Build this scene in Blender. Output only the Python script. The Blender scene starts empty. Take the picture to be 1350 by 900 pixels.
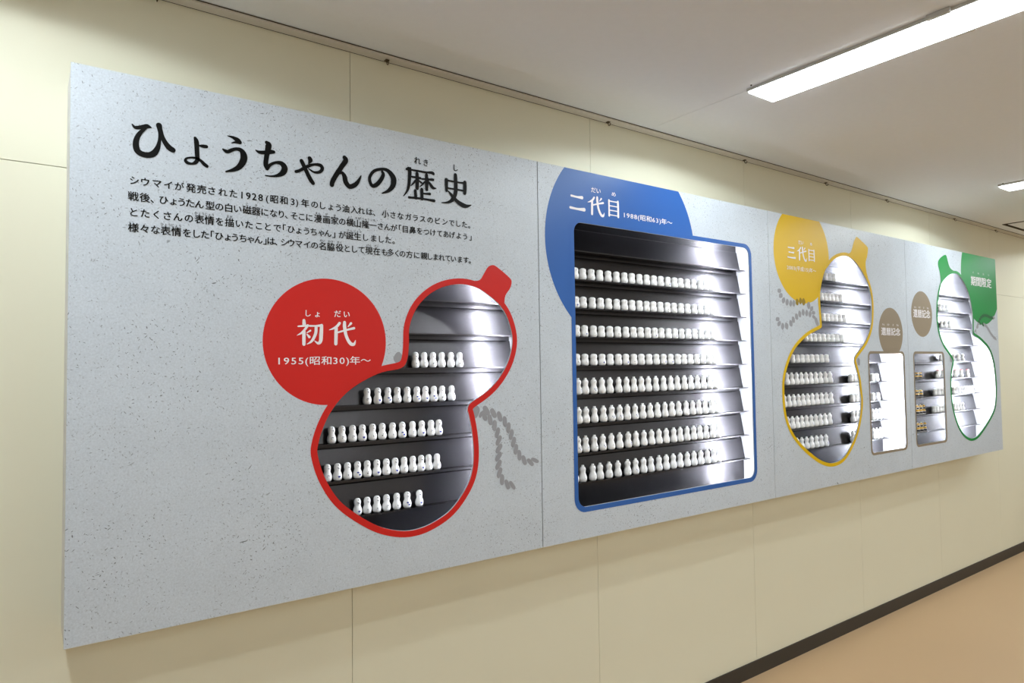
import bpy, bmesh, math, random
from math import sin, cos, pi, atan2, hypot
from mathutils import Vector, Matrix
from mathutils.geometry import delaunay_2d_cdt

scene = bpy.context.scene
COL = scene.collection
EYE = 1.4552            # eye height above the floor
WALL_Y = 1.95           # wall plane; the camera stands at y = 0
FRONT_Y = 1.78          # face of the display boards
JOINT = [0.0692 + 1.3295 * i for i in range(5)]
Z_TOP, Z_BOT = 0.7023 + EYE, -0.5981 + EYE
LAMP_X = [-0.16, 2.17, 4.50, 6.83, 9.16]
CEIL = 0.995 + EYE

# ------------------------------------------------------------------ camera
yaw, pitch, roll = 0.62436, 0.0396, -0.01365
f_ = Vector((sin(yaw) * cos(pitch), cos(yaw) * cos(pitch), sin(pitch)))
r_ = Vector((cos(yaw), -sin(yaw), 0)); u_ = r_.cross(f_)
r2 = cos(roll) * r_ + sin(roll) * u_; u2 = -sin(roll) * r_ + cos(roll) * u_
cam_data = bpy.data.cameras.new('camera'); cam = bpy.data.objects.new('camera', cam_data)
COL.objects.link(cam)
M = Matrix((r2, u2, -f_)).transposed().to_4x4(); M.translation = Vector((0, 0, EYE))
cam.matrix_world = M
cam_data.sensor_width = 36; cam_data.lens = 884.91 / 1350 * 36
cam_data.clip_start = 0.02; cam_data.clip_end = 60
scene.camera = cam

# ------------------------------------------------------------------ world, exposure
world = bpy.data.worlds.new('world'); scene.world = world; world.use_nodes = True
bg = world.node_tree.nodes['Background']; bg.inputs[0].default_value = (0.75, 0.85, 1.0, 1); bg.inputs[1].default_value = 0.3
vs = scene.view_settings
vs.view_transform = 'Standard'; vs.look = 'None'; vs.gamma = 1; vs.use_curve_mapping = False
vs.exposure = 1.0
TUBE_POWER = 10.0       # each of the three tubes in a ceiling fitting
DIFF_EMIT = 4.5         # luminous diffuser
STRIP_EMIT = 165.0       # light strips inside the cases
TITLE = [[[0.1908,0.5842,0.0028],[0.1964,0.5782,0.0068],[0.2057,0.5795,0.0081],[0.2151,0.5835,0.0085],[0.2226,0.5857,0.0094],[0.2298,0.5843,0.0033]],[[0.2189,0.5806,0.0053],[0.2086,0.5688,0.0081],[0.2012,0.5545,0.0101],[0.1986,0.539,0.0117],[0.2015,0.5245,0.0125],[0.2108,0.5176,0.0121],[0.225,0.5169,0.0122],[0.2363,0.5232,0.0127],[0.2439,0.5365,0.0103],[0.2477,0.5525,0.007],[0.2491,0.5681,0.0062],[0.2494,0.5791,0.0091],[0.247,0.5928,0.012]],[[0.2506,0.5815,0.0083],[0.2543,0.5669,0.0087],[0.2612,0.5528,0.0104],[0.2691,0.5433,0.0121],[0.277,0.5386,0.0117]],[[0.3269,0.5775,0.0065],[0.3295,0.5701,0.0099],[0.3306,0.5546,0.0099],[0.3315,0.5368,0.0095],[0.3322,0.5256,0.0086],[0.3282,0.5171,0.0082],[0.32,0.5124,0.0051],[0.3099,0.5129,0.0072],[0.3053,0.5177,0.0064],[0.3079,0.5237,0.0043],[0.3169,0.527,0.0043],[0.3291,0.5278,0.0052],[0.3394,0.5235,0.0065],[0.3477,0.5159,0.0083],[0.3539,0.5117,0.0074]],[[0.3361,0.5601,0.003],[0.3433,0.5603,0.0074],[0.3527,0.5609,0.0074]],[[0.4022,0.5976,0.0019],[0.4144,0.5962,0.0062],[0.4264,0.5908,0.0113],[0.4315,0.5866,0.0094]],[[0.412,0.5811,0.0019],[0.4204,0.5845,0.0044],[0.43,0.5851,0.0063]],[[0.3917,0.5611,0.0043],[0.3982,0.5576,0.008],[0.4041,0.5574,0.008],[0.4115,0.5625,0.0081],[0.4234,0.5679,0.0075],[0.4355,0.5659,0.0107],[0.4416,0.5541,0.0151],[0.4401,0.5394,0.0151],[0.431,0.5235,0.0125],[0.4176,0.5133,0.0087],[0.3983,0.5054,0.0031]],[[0.4716,0.5734,0.0026],[0.48,0.5697,0.0077],[0.4941,0.5715,0.0091],[0.5083,0.5754,0.0104],[0.5169,0.5769,0.0078]],[[0.4988,0.5986,0.0084],[0.5035,0.5929,0.0143],[0.501,0.5761,0.0123],[0.4979,0.5559,0.011],[0.4966,0.5393,0.011],[0.4998,0.5284,0.0065]],[[0.4998,0.5294,0.0084],[0.5083,0.5412,0.0071],[0.5227,0.5496,0.0065],[0.5372,0.5494,0.0112],[0.5453,0.5391,0.0146],[0.5404,0.5251,0.0132],[0.5259,0.5152,0.0072],[0.5099,0.5113,0.0039],[0.4957,0.5111,0.0026]],[[0.5755,0.5341,0.0074],[0.5865,0.5392,0.0074],[0.605,0.5524,0.0082],[0.6254,0.5616,0.0062],[0.6426,0.562,0.009],[0.6478,0.5536,0.009],[0.6409,0.5439,0.0076],[0.6254,0.5404,0.0055],[0.61,0.5474,0.0027]],[[0.5905,0.5658,0.0095],[0.5955,0.5559,0.0102],[0.6049,0.5371,0.0102],[0.6151,0.5184,0.0109],[0.6219,0.5099,0.0096]],[[0.6128,0.5764,0.0103],[0.6145,0.5709,0.011],[0.6101,0.5617,0.0034]],[[0.7118,0.5957,0.0108],[0.7154,0.5882,0.013],[0.7045,0.5706,0.0122],[0.6901,0.5474,0.0121],[0.6776,0.5246,0.012],[0.6747,0.5131,0.0112]],[[0.6847,0.5326,0.0042],[0.6936,0.5472,0.0064],[0.7044,0.5514,0.0079],[0.7116,0.542,0.0122],[0.7152,0.5268,0.0129],[0.726,0.5162,0.0122],[0.7407,0.5219,0.0116],[0.7518,0.5342,0.0088],[0.7605,0.5515,0.0029]],[[0.826,0.5734,0.0076],[0.8291,0.566,0.0098],[0.822,0.5503,0.0106],[0.8084,0.5338,0.0112],[0.795,0.5282,0.0097],[0.7875,0.5396,0.0089],[0.7876,0.554,0.0082],[0.801,0.5723,0.0082],[0.8241,0.5815,0.0076],[0.8417,0.5807,0.0099],[0.8554,0.5701,0.0138],[0.862,0.5565,0.0161],[0.8591,0.5378,0.0138],[0.8452,0.5211,0.0091],[0.8256,0.5111,0.003]],[[0.9043,0.5945,0.0065],[0.9161,0.5988,0.0075]],[[0.9147,0.595,0.005],[0.9449,0.5952,0.0056],[0.9716,0.5952,0.0056]],[[0.9716,0.5952,0.0056],[0.9892,0.5975,0.0078],[0.9946,0.5952,0.0088]],[[0.9108,0.5968,0.011],[0.9147,0.5891,0.011],[0.9132,0.5652,0.0095],[0.9109,0.5459,0.0085],[0.9051,0.5285,0.006],[0.8934,0.5123,0.002]],[[0.9211,0.5747,0.005],[0.95,0.5745,0.0066]],[[0.939,0.5871,0.0091],[0.9394,0.5692,0.0111],[0.9386,0.5424,0.0101]],[[0.9328,0.5646,0.005],[0.9261,0.5553,0.005],[0.9182,0.547,0.0025]],[[0.942,0.5673,0.004],[0.9539,0.5612,0.0051]],[[0.9553,0.5729,0.0046],[0.9714,0.5747,0.0051],[0.9931,0.5763,0.0078]],[[0.971,0.5874,0.0092],[0.9713,0.567,0.0108],[0.9711,0.5429,0.0092]],[[0.9646,0.5659,0.0046],[0.9565,0.5563,0.0046],[0.9477,0.5478,0.002]],[[0.9754,0.5712,0.0041],[0.9848,0.5593,0.0088],[0.9928,0.5514,0.0088],[1.0037,0.5513,0.0026]],[[0.9325,0.5337,0.0086],[0.9341,0.5125,0.0091]],[[0.9545,0.5405,0.0097],[0.9548,0.513,0.0101]],[[0.9603,0.5293,0.0051],[0.971,0.5301,0.0056],[0.9818,0.5312,0.0077]],[[0.9114,0.511,0.0065],[0.9389,0.5125,0.0055],[0.9708,0.5128,0.0056],[0.9965,0.5122,0.0083]],[[1.0401,0.5836,0.0106],[1.0404,0.5652,0.01],[1.0403,0.5505,0.009]],[[1.0401,0.5824,0.0058],[1.0654,0.5818,0.0048],[1.0969,0.5824,0.0049],[1.1085,0.5854,0.0082]],[[1.1071,0.5852,0.0109],[1.1068,0.5651,0.0119],[1.106,0.5513,0.0108]],[[1.0426,0.5582,0.0048],[1.0708,0.5586,0.0048],[1.1038,0.5584,0.0049]],[[1.0728,0.6035,0.0107],[1.0734,0.5825,0.0118],[1.073,0.5503,0.0118],[1.0648,0.5293,0.0117],[1.0534,0.5179,0.009],[1.0393,0.5124,0.0053],[1.0234,0.5102,0.0026]],[[1.0467,0.549,0.0032],[1.055,0.5415,0.0074],[1.0662,0.5308,0.0096],[1.0817,0.5193,0.0118],[1.0989,0.5121,0.0135],[1.1134,0.511,0.0098],[1.1295,0.5162,0.0027]]]
SHO = [[[0.5965,0.1351,0.0078],[0.5971,0.1254,0.0098]],[[0.5812,0.1189,0.004],[0.5955,0.1203,0.0049],[0.6078,0.1216,0.0053]],[[0.6068,0.1216,0.007],[0.5985,0.1102,0.0061],[0.5893,0.1008,0.0053],[0.5782,0.095,0.0016]],[[0.5965,0.105,0.0094],[0.5964,0.0715,0.009]],[[0.614,0.1081,0.0049],[0.6047,0.1022,0.0025]],[[0.6047,0.0981,0.0033],[0.6108,0.0911,0.0074]],[[0.6119,0.1207,0.0049],[0.6285,0.1211,0.0046],[0.6453,0.1226,0.0079]],[[0.6449,0.1226,0.0088],[0.6436,0.0998,0.0104],[0.6421,0.0813,0.0096],[0.6368,0.0746,0.0079],[0.6316,0.076,0.0054],[0.6253,0.081,0.0017]],[[0.6296,0.1191,0.0083],[0.6285,0.1016,0.0083],[0.6212,0.0851,0.0074],[0.6139,0.0768,0.0053],[0.6046,0.0716,0.0016]]]
DAI_RED = [[[0.6957,0.1306,0.0073],[0.6881,0.1216,0.0072],[0.6773,0.1151,0.0051],[0.6665,0.1113,0.0017]],[[0.6859,0.1174,0.0094],[0.6854,0.0964,0.0098],[0.6847,0.0734,0.0093]],[[0.6913,0.1049,0.0047],[0.7143,0.1117,0.0052],[0.7376,0.1175,0.007]],[[0.71,0.1331,0.0082],[0.7099,0.1221,0.0099],[0.7132,0.1011,0.0091],[0.7197,0.0844,0.0091],[0.7285,0.0735,0.0095],[0.7374,0.0729,0.0078],[0.742,0.0836,0.0017]],[[0.7288,0.1307,0.007],[0.7199,0.1213,0.0022]]]
DAI = [[[-0.113,0.366,0.097],[-0.214,0.246,0.095],[-0.357,0.16,0.068],[-0.5,0.11,0.023]],[[-0.243,0.191,0.125],[-0.25,-0.087,0.13],[-0.259,-0.392,0.123]],[[-0.172,0.025,0.062],[0.133,0.115,0.069],[0.442,0.192,0.093]],[[0.076,0.399,0.109],[0.075,0.253,0.131],[0.119,-0.025,0.121],[0.205,-0.246,0.121],[0.321,-0.391,0.126],[0.439,-0.399,0.103],[0.5,-0.257,0.023]],[[0.325,0.367,0.093],[0.207,0.242,0.029]]]
BOX = {"b_ni":[1.5766,0.5837,0.0765,0.055],"b_dai":[1.6667,0.5835,0.0821,0.0744],"b_me":[1.7548,0.5856,0.0556,0.0659],"b_year":[1.9431,0.5677,0.2703,0.0264],"b_daiR":[1.6672,0.641,0.0467,0.0182],"b_meR":[1.7563,0.6397,0.0209,0.0152],"y_san":[2.9124,0.5258,0.0702,0.0562],"y_dai":[3.0,0.5279,0.0841,0.0719],"y_me":[3.0844,0.5275,0.055,0.0614],"y_year":[2.9958,0.4522,0.249,0.026],"y_daiR":[2.9943,0.582,0.0435,0.0196],"y_meR":[3.0827,0.5824,0.0179,0.0149],"r_year":[0.6581,0.0258,0.258,0.027],"r_sho":[0.6211,0.1533,0.0375,0.0179],"r_dai":[0.7041,0.1563,0.045,0.0184],"t1":[3.8586,0.173,0.218,0.0436],"t2":[4.2435,0.2855,0.218,0.0492],"t1r":[3.8614,0.21,0.2023,0.0103],"t2r":[4.2464,0.321,0.1919,0.0099],"g":[5.1327,0.5281,0.34,0.0637],"gr":[5.1321,0.5828,0.3023,0.0112],"reki1":[0.9412,0.6257,0.0199,0.0204],"reki2":[0.9692,0.6244,0.0162,0.0193],"reki3":[1.0745,0.6261,0.0157,0.0199]}
PARA = [["シウマイが発売された1928(昭和3)年のしょう油入れは、小さなガラスのビンでした。",0.4514,[0.1962,0.2187,0.2436,0.2675,0.2922,0.318,0.3421,0.3655,0.3915,0.4168,0.4374,0.4531,0.4677,0.4837,0.5004,0.5185,0.5431,0.5668,0.5782,0.6004,0.6261,0.649,0.6717,0.6936,0.7147,0.74,0.7612,0.7861,0.8037,0.8353,0.8595,0.8835,0.9091,0.9325,0.9569,0.9823,1.0087,1.0342,1.058,1.0822,1.1045,1.1257]],["戦後、ひょうたん型の白い磁器になり、そこに漫画家の横山隆一さんが「目鼻をつけてあげよう」",0.4137,[0.1945,0.2185,0.2374,0.2585,0.2795,0.2971,0.3161,0.3374,0.3618,0.3832,0.4056,0.4272,0.4502,0.4725,0.4944,0.5167,0.5369,0.5536,0.5705,0.591,0.6118,0.6355,0.6596,0.683,0.7045,0.7274,0.7495,0.7743,0.7964,0.8195,0.8411,0.8623,0.882,0.8988,0.9227,0.9462,0.9689,0.9918,1.015,1.0372,1.0596,1.0831,1.1061,1.1259]],["とたくさんの表情を描いたことで「ひょうちゃん」が誕生しました。",0.3763,[0.1958,0.2192,0.2426,0.2664,0.2895,0.3136,0.3375,0.3603,0.3839,0.4074,0.4318,0.4549,0.4796,0.5023,0.5265,0.5449,0.5629,0.5832,0.6039,0.6233,0.6445,0.6633,0.6801,0.7044,0.7267,0.7494,0.7741,0.7986,0.8222,0.8438,0.8645]],["様々な表情をした「ひょうちゃん」は、シウマイの名脇役として現在も多くの方に親しまれています。",0.3398,[0.1951,0.218,0.2413,0.263,0.2861,0.3096,0.3318,0.3506,0.3675,0.3835,0.4036,0.4205,0.44,0.4591,0.4785,0.4945,0.5107,0.5265,0.5449,0.5628,0.5832,0.6049,0.6259,0.6476,0.6713,0.6965,0.7187,0.7407,0.7612,0.7837,0.8072,0.8316,0.8508,0.871,0.8888,0.9113,0.936,0.9604,0.9812,1.0009,1.0216,1.0431,1.0636,1.0863,1.1087,1.1264]]]
RUBY = [[1,"じ",0.4502],[1,"き",0.4725],[1,"まん",0.6355],[1,"が",0.6596],[1,"か",0.683],[1,"よこ",0.7274],[1,"やま",0.7495],[1,"りゅう",0.7743],[1,"いち",0.7964],[2,"ひょう",0.3375],[2,"じょう",0.3603],[2,"えが",0.4074],[2,"たん",0.7267],[2,"じょう",0.7494],[3,"ひょう",0.263],[3,"じょう",0.2861],[3,"めい",0.6476],[3,"わき",0.6713],[3,"やく",0.6965],[3,"げん",0.7837],[3,"ざい",0.8072]]
RED = [[0.9023,0.0294],[0.908,0.078],[0.9084,0.1198],[0.9227,0.1621],[0.9466,0.1983],[0.9869,0.2323],[1.0363,0.2546],[1.0957,0.2641],[1.148,0.2562],[1.1836,0.2393],[1.2289,0.2112],[1.261,0.1741],[1.2791,0.1284],[1.2851,0.0898],[1.2778,0.0512],[1.2582,0.0052],[1.2157,-0.0473],[1.1655,-0.0833],[1.1169,-0.108],[1.1088,-0.1289],[1.1118,-0.137],[1.1215,-0.1778],[1.1296,-0.2359],[1.1289,-0.2876],[1.1195,-0.3325],[1.0953,-0.3754],[1.0484,-0.4258],[0.9968,-0.4519],[0.9468,-0.4664],[0.8924,-0.4679],[0.8341,-0.4523],[0.7889,-0.4301],[0.7342,-0.3917],[0.6917,-0.3533],[0.6606,-0.3046],[0.6428,-0.263],[0.6327,-0.2224],[0.6333,-0.2043],[0.6431,-0.167],[0.6629,-0.1237],[0.6897,-0.0863],[0.7238,-0.0551],[0.7657,-0.0298],[0.8233,-0.0054],[0.883,0.0033]]
RED_CAP = [[1.0958,0.2738],[1.1528,0.2775],[1.1709,0.2952],[1.1893,0.3231],[1.2077,0.3322],[1.2261,0.3275],[1.2771,0.2949],[1.2835,0.2797],[1.2766,0.2599],[1.2573,0.2356],[1.2539,0.2046],[1.2611,0.1857],[1.2379,0.1924],[1.1835,0.2318],[1.1304,0.2551]]
YEL = [[3.1704,0.4052],[3.2007,0.4617],[3.2294,0.485],[3.2666,0.5134],[3.316,0.5368],[3.3823,0.5525],[3.4406,0.5518],[3.4989,0.5325],[3.5487,0.5009],[3.5901,0.4636],[3.6317,0.4213],[3.6544,0.3593],[3.66,0.3098],[3.6547,0.2599],[3.6488,0.2146],[3.6229,0.1645],[3.5842,0.1192],[3.538,0.0833],[3.4751,0.0435],[3.4564,0.0174],[3.4671,-0.0131],[3.4858,-0.0525],[3.5,-0.0964],[3.5048,-0.142],[3.5136,-0.1807],[3.5081,-0.2333],[3.4848,-0.2991],[3.4528,-0.3589],[3.4032,-0.4119],[3.3459,-0.4586],[3.2912,-0.4815],[3.2212,-0.4887],[3.1623,-0.481],[3.0971,-0.4594],[3.034,-0.4274],[2.9725,-0.3917],[2.9056,-0.3413],[2.8626,-0.2934],[2.8321,-0.232],[2.8236,-0.1806],[2.8213,-0.138],[2.8233,-0.0808],[2.8431,-0.0268],[2.8767,0.0276],[2.9209,0.075],[2.9796,0.1114],[3.0391,0.1406],[3.1069,0.1623],[3.1516,0.1765],[3.1573,0.1965],[3.1518,0.2585],[3.1479,0.3082],[3.1521,0.3541]]
YEL_CAP = [[3.3854,0.5625],[3.4461,0.571],[3.4705,0.5955],[3.4881,0.629],[3.5133,0.6595],[3.5291,0.6636],[3.5751,0.6457],[3.6295,0.6225],[3.6365,0.6068],[3.6258,0.5692],[3.6074,0.5351],[3.6121,0.4868],[3.626,0.4553],[3.5795,0.4763],[3.5201,0.528],[3.4449,0.5535]]
GRE = [[4.5242,0.482],[4.5993,0.5244],[4.6446,0.5433],[4.6972,0.5553],[4.7496,0.5572],[4.7941,0.5474],[4.8668,0.5036],[4.9167,0.4543],[4.944,0.4098],[4.9627,0.358],[4.9735,0.3058],[4.9676,0.2463],[4.9624,0.1937],[4.9839,0.1691],[5.0713,0.1493],[5.1667,0.1069],[5.1669,0.1103],[5.2413,0.0634],[5.2841,-0.0082],[5.3008,-0.08],[5.3097,-0.1678],[5.2971,-0.2469],[5.2721,-0.3092],[5.2171,-0.3538],[5.1328,-0.4037],[5.0512,-0.4449],[4.9722,-0.4776],[4.8972,-0.4874],[4.8343,-0.4792],[4.7571,-0.4479],[4.6925,-0.3925],[4.6472,-0.3245],[4.6193,-0.2579],[4.6091,-0.1851],[4.6124,-0.1128],[4.6303,-0.0477],[4.6548,-0.0041],[4.6503,0.0215],[4.6221,0.0471],[4.5665,0.0832],[4.5329,0.1046],[4.4879,0.1533],[4.4585,0.214],[4.4538,0.2873],[4.4606,0.3489],[4.4828,0.4115]]
GRE_CAP = [[4.4995,0.4495],[4.5138,0.5],[4.5055,0.549],[4.4876,0.5849],[4.4904,0.6161],[4.5351,0.6447],[4.5939,0.6636],[4.6145,0.6515],[4.6329,0.6152],[4.6595,0.5856],[4.7172,0.5708],[4.7768,0.5655],[4.8138,0.5533],[4.7601,0.5483],[4.6854,0.5481],[4.6097,0.5188],[4.5343,0.4764]]
ROPE_A = [[1.1703,-0.1487],[1.1921,-0.1629],[1.209,-0.1823],[1.2196,-0.2058],[1.2243,-0.2306],[1.2248,-0.2562],[1.2226,-0.2819],[1.2222,-0.3077],[1.2259,-0.3332],[1.2352,-0.3562],[1.2553,-0.3735],[1.2753,-0.3784]]
ROPE_B = [[1.1781,-0.1331],[1.2051,-0.1427],[1.2291,-0.1545],[1.2492,-0.1718],[1.2634,-0.1924],[1.2743,-0.2152],[1.2828,-0.2402],[1.2919,-0.2643],[1.3054,-0.2845],[1.3244,-0.3023],[1.35,-0.3116],[1.3693,-0.3068]]
KNOTS = [[1.1382,-0.1349],[1.157,-0.1451],[0.8719,0.035],[3.1124,0.2043],[3.5001,0.0085],[4.617,0.0179]]
ROPE_C = [[2.8045,0.3394],[2.8148,0.3177],[2.836,0.2965],[2.8643,0.2888],[2.8938,0.285],[2.9196,0.2862],[2.9482,0.2939],[2.9756,0.3],[3.0027,0.2972],[3.0456,0.2821],[3.0705,0.2669],[3.0857,0.2478],[3.0883,0.2274]]
ROPE_D = [[2.7845,0.2076],[2.7954,0.1873],[2.8231,0.1756],[2.8551,0.1784],[2.8909,0.1912],[2.912,0.2088],[2.9395,0.2244],[2.9672,0.2374],[2.9963,0.2465],[3.0267,0.2448],[3.0557,0.2406]]
ROPE_E = [[5.0139,0.1947],[5.0384,0.2284],[5.07,0.2658],[5.1108,0.2939],[5.1623,0.307],[5.2213,0.3043],[5.272,0.2958],[5.321,0.2988],[5.362,0.3195]]
ROPE_F = [[5.0815,0.2495],[5.131,0.2475],[5.1805,0.2387],[5.2206,0.2159],[5.2524,0.1928],[5.2932,0.1696],[5.3356,0.1565],[5.3779,0.171]]
ROWS = [["red",4,"first",[0.998,1.0292,1.061,1.0934,1.1281,1.1616]],["red",5,"first",[0.8334,0.8681,0.9018,0.9338,0.968,1.002,1.0324,1.0634,1.0939,1.1295]],["red",6,"first",[0.7221,0.7538,0.7866,0.8177,0.8506,0.8823,0.9165,0.95,0.9855,1.0183,1.0518,1.0804]],["red",7,"first",[0.709,0.7397,0.7705,0.8019,0.8326,0.8639,0.8952,0.9251,0.9555,0.9858,1.0153,1.042,1.0724]],["red",8,"first",[0.8014,0.832,0.8633,0.8951,0.9293,0.9655,1.0077]],["blue",1,"squat",[1.6747,1.7147,1.758,1.8023,1.8474,1.8926,1.9367,1.9788,2.0226,2.0653,2.1078,2.1499,2.1939,2.2366,2.2767,2.3185,2.3611,2.4067,2.4461,2.4826]],["blue",2,"squat",[1.6764,1.7147,1.7606,1.804,1.8473,1.8914,1.9346,1.9766,2.0204,2.062,2.1023,2.1444,2.1882,2.2297,2.274,2.318,2.3629,2.4039,2.4456,2.4809]],["blue",3,"squat",[1.6781,1.7189,1.764,1.8065,1.8507,1.894,1.939,1.982,2.0239,2.0655,2.1069,2.1479,2.1918,2.2322,2.2744,2.3184,2.3609,2.4042,2.4458,2.4858]],["blue",4,"squat",[1.6772,1.718,1.763,1.8072,1.8505,1.8946,1.9367,1.9816,2.0254,2.07,2.1134,2.1577,2.2017,2.2465,2.2867,2.3287,2.3713,2.4136,2.4542,2.4872]],["blue",5,"slim",[1.6815,1.7181,1.7608,1.8043,1.8468,1.894,1.9372,1.9793,2.0221,2.0636,2.108,2.1544,2.1994,2.2408,2.2863,2.3292,2.3716,2.4136,2.4563,2.4934]],["blue",6,"slim",[1.6816,1.719,1.7626,1.8089,1.8534,1.8968,1.939,1.9831,2.0269,2.0706,2.1141,2.1594,2.2034,2.2459,2.2938,2.3368,2.3781,2.4202,2.4642,2.5002]],["blue",7,"slim",[1.6764,1.7146,1.759,1.8033,1.8485,1.8937,1.9408,1.9849,2.0308,2.0756,2.1201,2.1645,2.2107,2.2522,2.2956,2.3398,2.3812,2.4233,2.4661,2.5059]],["blue",8,"slim",[1.659,1.6977,1.748,1.7865,1.8332,1.881,1.9346,1.9795,2.0253,2.0689,2.1165,2.1607,2.2047,2.2483,2.2939,2.338,2.3829,2.4274,2.4703,2.5039]],["yellow",0,"squat",[3.4397,3.4795,3.5197]],["yellow",1,"squat",[3.392,3.4291,3.4667,3.5047,3.5432,3.5822]],["yellow",2,"squat",[3.406,3.4466,3.4878,3.5296,3.5719,3.6148]],["yellow",3,"squat",[3.2313,3.2731,3.3155,3.3585,3.4021,3.4464,3.4913,3.5369,3.5832]],["yellow",4,"squat",[3.1079,3.1513,3.1954,3.2401,3.2855,3.3316,3.3785,3.4261]],["yellow",5,"slim",[3.0561,3.098,3.1406,3.1839,3.2278,3.2723,3.3175,3.3635,3.4101,3.4575]],["yellow",6,"slim",[3.0287,3.069,3.1099,3.1514,3.1935,3.2362,3.2796,3.3235,3.3682,3.4135,3.4595]],["yellow",7,"slim",[3.053,3.0936,3.1349,3.1767,3.2192,3.2623,3.306,3.3503,3.3954,3.4411]],["yellow",8,"slim",[3.1282,3.1715,3.2154,3.2601,3.3054,3.3514,3.3981]],["yellowr",5,"squat",[3.6675,3.7008,3.7344]],["yellowr",6,"squat",[3.6764,3.7161,3.7544]],["yellowr",7,"slim",[3.6796,3.7165,3.7528]],["yellowr",8,"slim",[3.6721,3.7071]],["brown",5,"squat",[3.9068,3.9554]],["brown",6,"squat",[3.9041,3.9623]],["brown",7,"slim",[3.8948,3.9355,3.9767]],["brown",8,"slim",[3.8967,3.9354,3.9785]],["tan",4,"squat",[4.8141]],["tanl",5,"deco",[4.4504,4.4983]],["tan",5,"redcap",[4.7519,4.8326]],["tanl",6,"deco",[4.4448,4.4981]],["tan",6,"squat",[4.7049,4.7574,4.8094]],["tanl",7,"decoslim",[4.4467,4.4899,4.5324]],["tan",7,"squat",[4.6775,4.7198,4.7626,4.8059]],["tanl",8,"decoslim",[4.4466,4.4922,4.5383]],["green",1,"thin",[4.8217,4.8747,4.9254]],["green",2,"thin",[4.8392,4.8939,4.9541]],["green",4,"thin",[5.0031,5.0736,5.1455]],["green",5,"redcap",[5.0171,5.1143,5.2159]],["green",6,"thin",[4.9849,5.0269,5.0694,5.1123,5.1558,5.1997,5.2441,5.289]],["green",7,"thin",[4.9843,5.0303,5.075,5.1184]],["green",8,"stub",[5.0184]]]

# ------------------------------------------------------------------ helpers
def srgb(r, g, b):
    f = lambda v: (v / 255 / 12.92) if v / 255 <= 0.04045 else ((v / 255 + 0.055) / 1.055) ** 2.4
    return (f(r), f(g), f(b), 1)

def material(name, color, rough=0.6, metal=0.0, emit=None, strength=1.0, bump=None, spec=0.5, coat=0.0, mottle=None):
    m = bpy.data.materials.new(name); m.use_nodes = True
    nt = m.node_tree; b = nt.nodes['Principled BSDF']
    b.inputs['Base Color'].default_value = color; b.inputs['Roughness'].default_value = rough
    b.inputs['Metallic'].default_value = metal; b.inputs['Specular IOR Level'].default_value = spec
    b.inputs['Coat Weight'].default_value = coat
    if emit:
        b.inputs['Emission Color'].default_value = emit; b.inputs['Emission Strength'].default_value = strength
    if bump or mottle:
        tc = nt.nodes.new('ShaderNodeTexCoord')
    if mottle:
        sc_, amt = mottle
        n = nt.nodes.new('ShaderNodeTexNoise'); n.inputs['Scale'].default_value = sc_; n.inputs['Detail'].default_value = 5
        nt.links.new(tc.outputs['Object'], n.inputs['Vector'])
        mr = nt.nodes.new('ShaderNodeMapRange'); mr.inputs[3].default_value = 1 - amt; mr.inputs[4].default_value = 1 + amt
        nt.links.new(n.outputs['Fac'], mr.inputs[0])
        mx = nt.nodes.new('ShaderNodeVectorMath'); mx.operation = 'SCALE'; mx.inputs[0].default_value = color[:3]
        nt.links.new(mr.outputs[0], mx.inputs['Scale']); nt.links.new(mx.outputs[0], b.inputs['Base Color'])
    if bump:
        sc_, st, dist = bump
        n2 = nt.nodes.new('ShaderNodeTexNoise'); n2.inputs['Scale'].default_value = sc_; n2.inputs['Detail'].default_value = 3
        nt.links.new(tc.outputs['Object'], n2.inputs['Vector'])
        bp = nt.nodes.new('ShaderNodeBump'); bp.inputs['Strength'].default_value = st; bp.inputs['Distance'].default_value = dist
        nt.links.new(n2.outputs['Fac'], bp.inputs['Height']); nt.links.new(bp.outputs[0], b.inputs['Normal'])
    return m

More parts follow.
